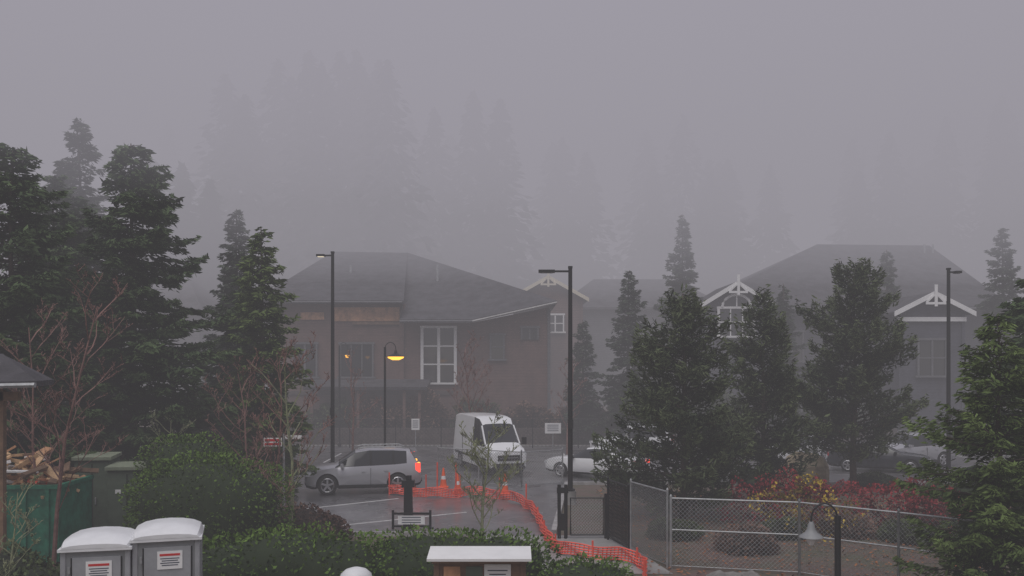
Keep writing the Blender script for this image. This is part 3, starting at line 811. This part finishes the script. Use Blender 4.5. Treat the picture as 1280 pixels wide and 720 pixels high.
rock('boulder', 4.9, 20.5, (.5, .4, .25), 'rock', 2); rock('boulder', 5.6, 20.9, (.35, .3, .2), 'rock', 5)
rock('boulder', 12.6, 38.0, (1.0, .7, .9), 'tanrock', 4); rock('boulder', 11.4, 37.6, (.7, .6, .6), 'tanrock', 9)

# ------------------------------------------------------------ vegetation
conifer('fir_tree', -13.7, 32, 13.3, 4.3, 1, 'fir', power=.62, irregular=.12, spacing=.2, leaf=(.30, .08))
conifer('fir_tree', -15.8, 28, 12.2, 3.7, 2, 'fir', power=.62, irregular=.14, spacing=.2, leaf=(.30, .08))
conifer('fir_tree', -20.5, 42, 17.0, 3.7, 3, 'firblue', power=.7)
conifer('fir_tree', -14.6, 47, 13.6, 2.6, 4, 'firblue', power=.75)
conifer('fir_tree', -9.6, 34, 10.6, 2.3, 5, 'firbright', power=.68, irregular=.14)
conifer('fir_tree', -18.6, 36, 13.0, 3.9, 6, 'fir', power=.65)
conifer('fir_tree', -11.4, 37, 9.0, 2.7, 26, 'fir', power=.65)
pk = dict(tuft=True, spacing=.26, dens=80, leaf=(.25, .06))
conifer('pine_tree', 5.8, 30, 7.7, 2.9, 11, 'pine', power=.68, base=.06, up=.2, droop=.12, irregular=.2, **pk)
conifer('pine_tree', 9.5, 33.5, 8.0, 2.1, 42, 'pine', power=.7, base=.12, up=.2, droop=.12, irregular=.22, **pk)
conifer('pine_tree', 13.9, 36, 9.3, 2.9, 43, 'pine', power=.6, base=.17, up=.25, droop=.1, irregular=.22, **pk)
conifer('spruce_tree', 10.2, 18.6, 6.3, 2.1, 14, 'firbright', power=.72, base=.03, dens=110, droop=.15, up=.1, leaf=(.17, .045), spacing=.2, irregular=.25)
conifer('spruce_tree', 15.2, 25.5, 7.9, 2.6, 15, 'fir', power=.6, base=.04, irregular=.3, dens=60)
conifer('fir_tree', 12.5, 65, 15.2, 2.3, 16, 'firblue', power=.7, z0=1.2)
conifer('fir_tree', 33.2, 60, 14.6, 2.6, 17, 'firblue', power=.7)
conifer('fir_tree', 26.2, 62, 13.4, 2.0, 18, 'firblue', power=.7)
conifer('fir_tree', 7.3, 55.5, 11.2, 2.2, 19, 'firblue', power=.7)
conifer('fir_tree', 17.6, 57.5, 10.6, 1.8, 20, 'firblue', power=.7)
conifer('fir_tree', 4.6, 57.3, 8.2, 1.7, 22, 'firblue', power=.7)
conifer('fir_tree', -22, 30, 11, 2.8, 23, 'fir', power=.7)
conifer('fir_tree', 23.6, 38, 8.2, 2.4, 24, 'fir', power=.6)

def forest():
    rng = np.random.default_rng(99); Qs = []; T = []
    spec = []
    for i in range(60):
        spec.append((rng.uniform(-105, 115), rng.uniform(124, 145), rng.uniform(28, 40), rng.uniform(6, 8.5)))
    for px in np.linspace(-35, -14, 12): spec.append((px + rng.normal(0, .8), rng.uniform(103, 112), rng.uniform(34, 41), rng.uniform(7.5, 9)))
    for px in (-10, -5, -1.5): spec.append((px, 114, rng.uniform(33, 38), 7.5))
    for px in (-38, -35, -32): spec.append((px, 94, rng.uniform(23, 27), 5))
    for (x, y, h, r) in spec:
        n = 1800; t = rng.random(n) ** 1.15; az = rng.uniform(0, 6.28, n)
        R = r * (1 - t) ** .7 * rng.uniform(.1, 1.1, n) * (1 + .15 * np.sin(t * 40 + rng.uniform(0, 6)))
        C = np.stack([x + R * np.cos(az), y + R * np.sin(az), 1 + min(max(y - 95, 0) * .1, 8) + h * (.02 + .98 * t) - .25 * R], 1)
        D = norm(np.stack([np.cos(az), np.sin(az), -.45 * np.ones(n)], 1) + rng.normal(0, .2, (n, 3)))
        s_ = rng.uniform(.7, 1.4, n) * (.5 + .6 * (1 - t))
        Qs.append(leafquads(C, D, 2.2 * s_, .9 * s_, rng)); T.append(rng.random(n) * .7)
    quadmesh('distant_forest', np.concatenate(Qs), np.concatenate(T), LF['far'])
forest()

shrub('hedge', (-4.9, 19.4, .55), (2.3, 1.2, 1.0), 'hedge', 31, boxy=3.2, leaf=(.10, .055), lump=.09)
shrub('hedge', (-1.2, 19.9, .45), (2.4, 1.2, 1.0), 'hedge', 32, boxy=3.2, leaf=(.10, .055), lump=.09)
shrub('hedge', (1.6, 19.6, .15), (1.1, 1.0, .78), 'hedge', 33, boxy=2.6, leaf=(.10, .055), lump=.12)
shrub('hedge', (-8.2, 24, 1.15), (2.15, 1.6, 1.6), 'hedge', 34, boxy=2.6, leaf=(.09, .05), lump=.06)
shrub('hedge', (-9.6, 26.2, 1.75), (1.5, 1.2, 1.4), 'hedge', 35, boxy=2.5, leaf=(.09, .05), lump=.06)
shrub('shrub', (-9.2, 17.4, .3), (1.2, .9, .9), 'shrub', 36); shrub('shrub', (-10.9, 19.0, .3), (1.4, 1.0, 1.0), 'shrub', 37)
shrub('shrub', (-5.9, 26, .3), (1.2, 1, .8), 'brownshrub', 38); shrub('shrub', (-9.5, 30, .6), (1.8, 1, 1.3), 'brownshrub', 39, core=False)
rng = random.Random(5)
for i in range(9): shrub('red_shrub', (7.9 + i * 1.0 + rng.uniform(-.3, .3), 28.6 + rng.uniform(-1.5, 1.5), .4), (.85, .8, rng.uniform(.8, 1.15)), 'redshrub', 50 + i, n=2400, leaf=(.09, .06), lump=.3, core=False)
for i, (x, y, z, q) in enumerate(((8.2, 27.2, .9, 450), (9.1, 27.6, 1.2, 450), (10.1, 27.0, .7, 220), (8.6, 25.6, .5, 250))):
    shrub('yellow_shrub', (x, y, z), (.7, .6, .6), 'yellow', 60 + i, n=q, leaf=(.09, .06), lump=.5, core=False)
for i in range(6): shrub('shrub', (4.9 + i * 1.7, 26 + rng.uniform(-2, 1), .2), (.8, .7, rng.uniform(.3, .5)), 'brownshrub' if i % 2 else 'shrub', 70 + i, n=2200, lump=.2)
for i in range(16): shrub('bank_shrub', (-22 + i * 3.3 + rng.uniform(-.6, .6), 58.6 + rng.uniform(-.4, .8), 1.6), (1.7, 1.0, rng.uniform(.8, 1.7)), rng.choice(['brownshrub', 'shrub', 'brownshrub']), 90 + i, n=3000, leaf=(.2, .1), lump=.25)
for i in range(5): shrub('shrub', (5.5 + i * 5, 37.7, .2), (1.0, .8, .4), 'shrub', 120 + i, n=2000)
for i in range(5): shrub('shrub', (-10.5 - i * 2.4, 29.5 + rng.uniform(-1, 1), .5), (1.3, 1, 1.0), 'shrub' if i % 2 else 'brownshrub', 130 + i, n=3500)

bare_tree('bare_tree', -6.2, 24.3, 5.8, 1, r0=.06, trunkk='barkmoss', kids=4)
bare_tree('bare_tree', -7.4, 26.5, 6.0, 2, r0=.05, kids=4)
bare_tree('bare_tree', -8.3, 28.5, 5.6, 12, r0=.05, kids=4)
bare_tree('bare_tree', -11.4, 22, 7.6, 3, r0=.06, kids=4)
bare_tree('bare_tree', -12.4, 23, 7.0, 13, r0=.05, kids=4)
bare_tree('bare_tree', -.8, 23.4, 3.9, 4, k='barkmoss', r0=.055, kids=5)
bare_tree('bare_tree', -1.8, 49, 6.6, 5, r0=.08, kids=5)
bare_tree('bare_tree', -9.0, 50, 6.2, 6, r0=.08, kids=4)
bare_tree('bare_shrub', -11.4, 29.5, 3.8, 7, k='barkmoss', r0=.04, kids=4)
bare_tree('bare_tree', 3.2, 51.5, 6.2, 8, r0=.07, kids=4)
bare_tree('bare_shrub', -10.0, 17.6, 3.0, 9, k='barkmoss', r0=.03, kids=4)

rng_ = np.random.default_rng(5); n = 6000
C = np.stack([rng_.uniform(3.4, 16, n), rng_.uniform(19, 37, n), np.full(n, .03) + rng_.uniform(0, .03, n)], 1)
D = norm(np.stack([rng_.normal(size=n), rng_.normal(size=n), rng_.normal(0, .15, n)], 1))
W = norm(np.cross(D, np.array([[0, 0, 1.]]) + rng_.normal(0, .2, (n, 3)))); l = rng_.uniform(.03, .07, (n, 1))
quadmesh('fallen_leaves', np.stack([C - D * l, C - W * l * .6, C + D * l, C + W * l * .6], 1), rng_.random(n), LF['fallen'])

# ------------------------------------------------------------ fog (homogeneous banks that absorb and glow; scattered daylight is put into the emission)
def fog(z0, z1, y0, y1, sigma, col):
    m = bpy.data.materials.new('fog_medium'); m.use_nodes = True; nt = m.node_tree; nt.nodes.clear()
    o = nt.nodes.new('ShaderNodeOutputMaterial'); a = nt.nodes.new('ShaderNodeVolumeAbsorption'); e = nt.nodes.new('ShaderNodeEmission'); ad = nt.nodes.new('ShaderNodeAddShader')
    a.inputs['Color'].default_value = (0, 0, 0, 1); a.inputs['Density'].default_value = sigma
    e.inputs['Color'].default_value = (*col, 1); e.inputs['Strength'].default_value = sigma
    nt.links.new(a.outputs[0], ad.inputs[0]); nt.links.new(e.outputs[0], ad.inputs[1]); nt.links.new(ad.outputs[0], o.inputs['Volume'])
    b = MB(); b.box((0, (y0 + y1) / 2, (z0 + z1) / 2), (900, y1 - y0, z1 - z0), m); ob = b.build('fog_bank')
fog(-1.5, 11, -150, 48, .005, (.285, .272, .292))
fog(-1.5, 11, 48.02, 83, .016, (.268, .255, .278))
fog(-1.5, 11, 83.02, 650, .05, (.268, .257, .283))
fog(11.02, 24, -150, 650, .030, (.302, .289, .323))
fog(24.02, 60, -150, 650, .042, (.420, .398, .468))

# ------------------------------------------------------------ light, sky, camera
# the sun sits above the fog: about a tenth of it (1.3) reaches the ground through the banks
w = bpy.data.worlds.new('World'); sc.world = w; w.use_nodes = True; nt = w.node_tree
sky = nt.nodes.new('ShaderNodeTexSky'); sky.sky_type = 'NISHITA'; sky.sun_disc = False
sky.sun_elevation = math.radians(55); sky.sun_rotation = math.radians(200)
nt.links.new(sky.outputs[0], nt.nodes['Background'].inputs['Color']); nt.nodes['Background'].inputs['Strength'].default_value = .15
sd = bpy.data.lights.new('sun', 'SUN'); sd.energy = 17; sd.angle = math.radians(60); sd.color = (1, .97, .93)
so = bpy.data.objects.new('sun', sd); sc.collection.objects.link(so)
dirv = Vector((math.sin(math.radians(200)) * math.cos(math.radians(55)), math.cos(math.radians(200)) * math.cos(math.radians(55)), math.sin(math.radians(55))))
so.rotation_euler = dirv.to_track_quat('Z', 'Y').to_euler(); so.location = (0, 0, 50)

cd = bpy.data.cameras.new('camera'); cd.lens = 31.16; cd.sensor_width = 36; cd.shift_y = .075; cd.clip_end = 2000; cd.clip_start = .1
co = bpy.data.objects.new('camera', cd); sc.collection.objects.link(co); co.location = (0, 0, 5.2); co.rotation_euler = (math.radians(90), 0, 0)
sc.camera = co
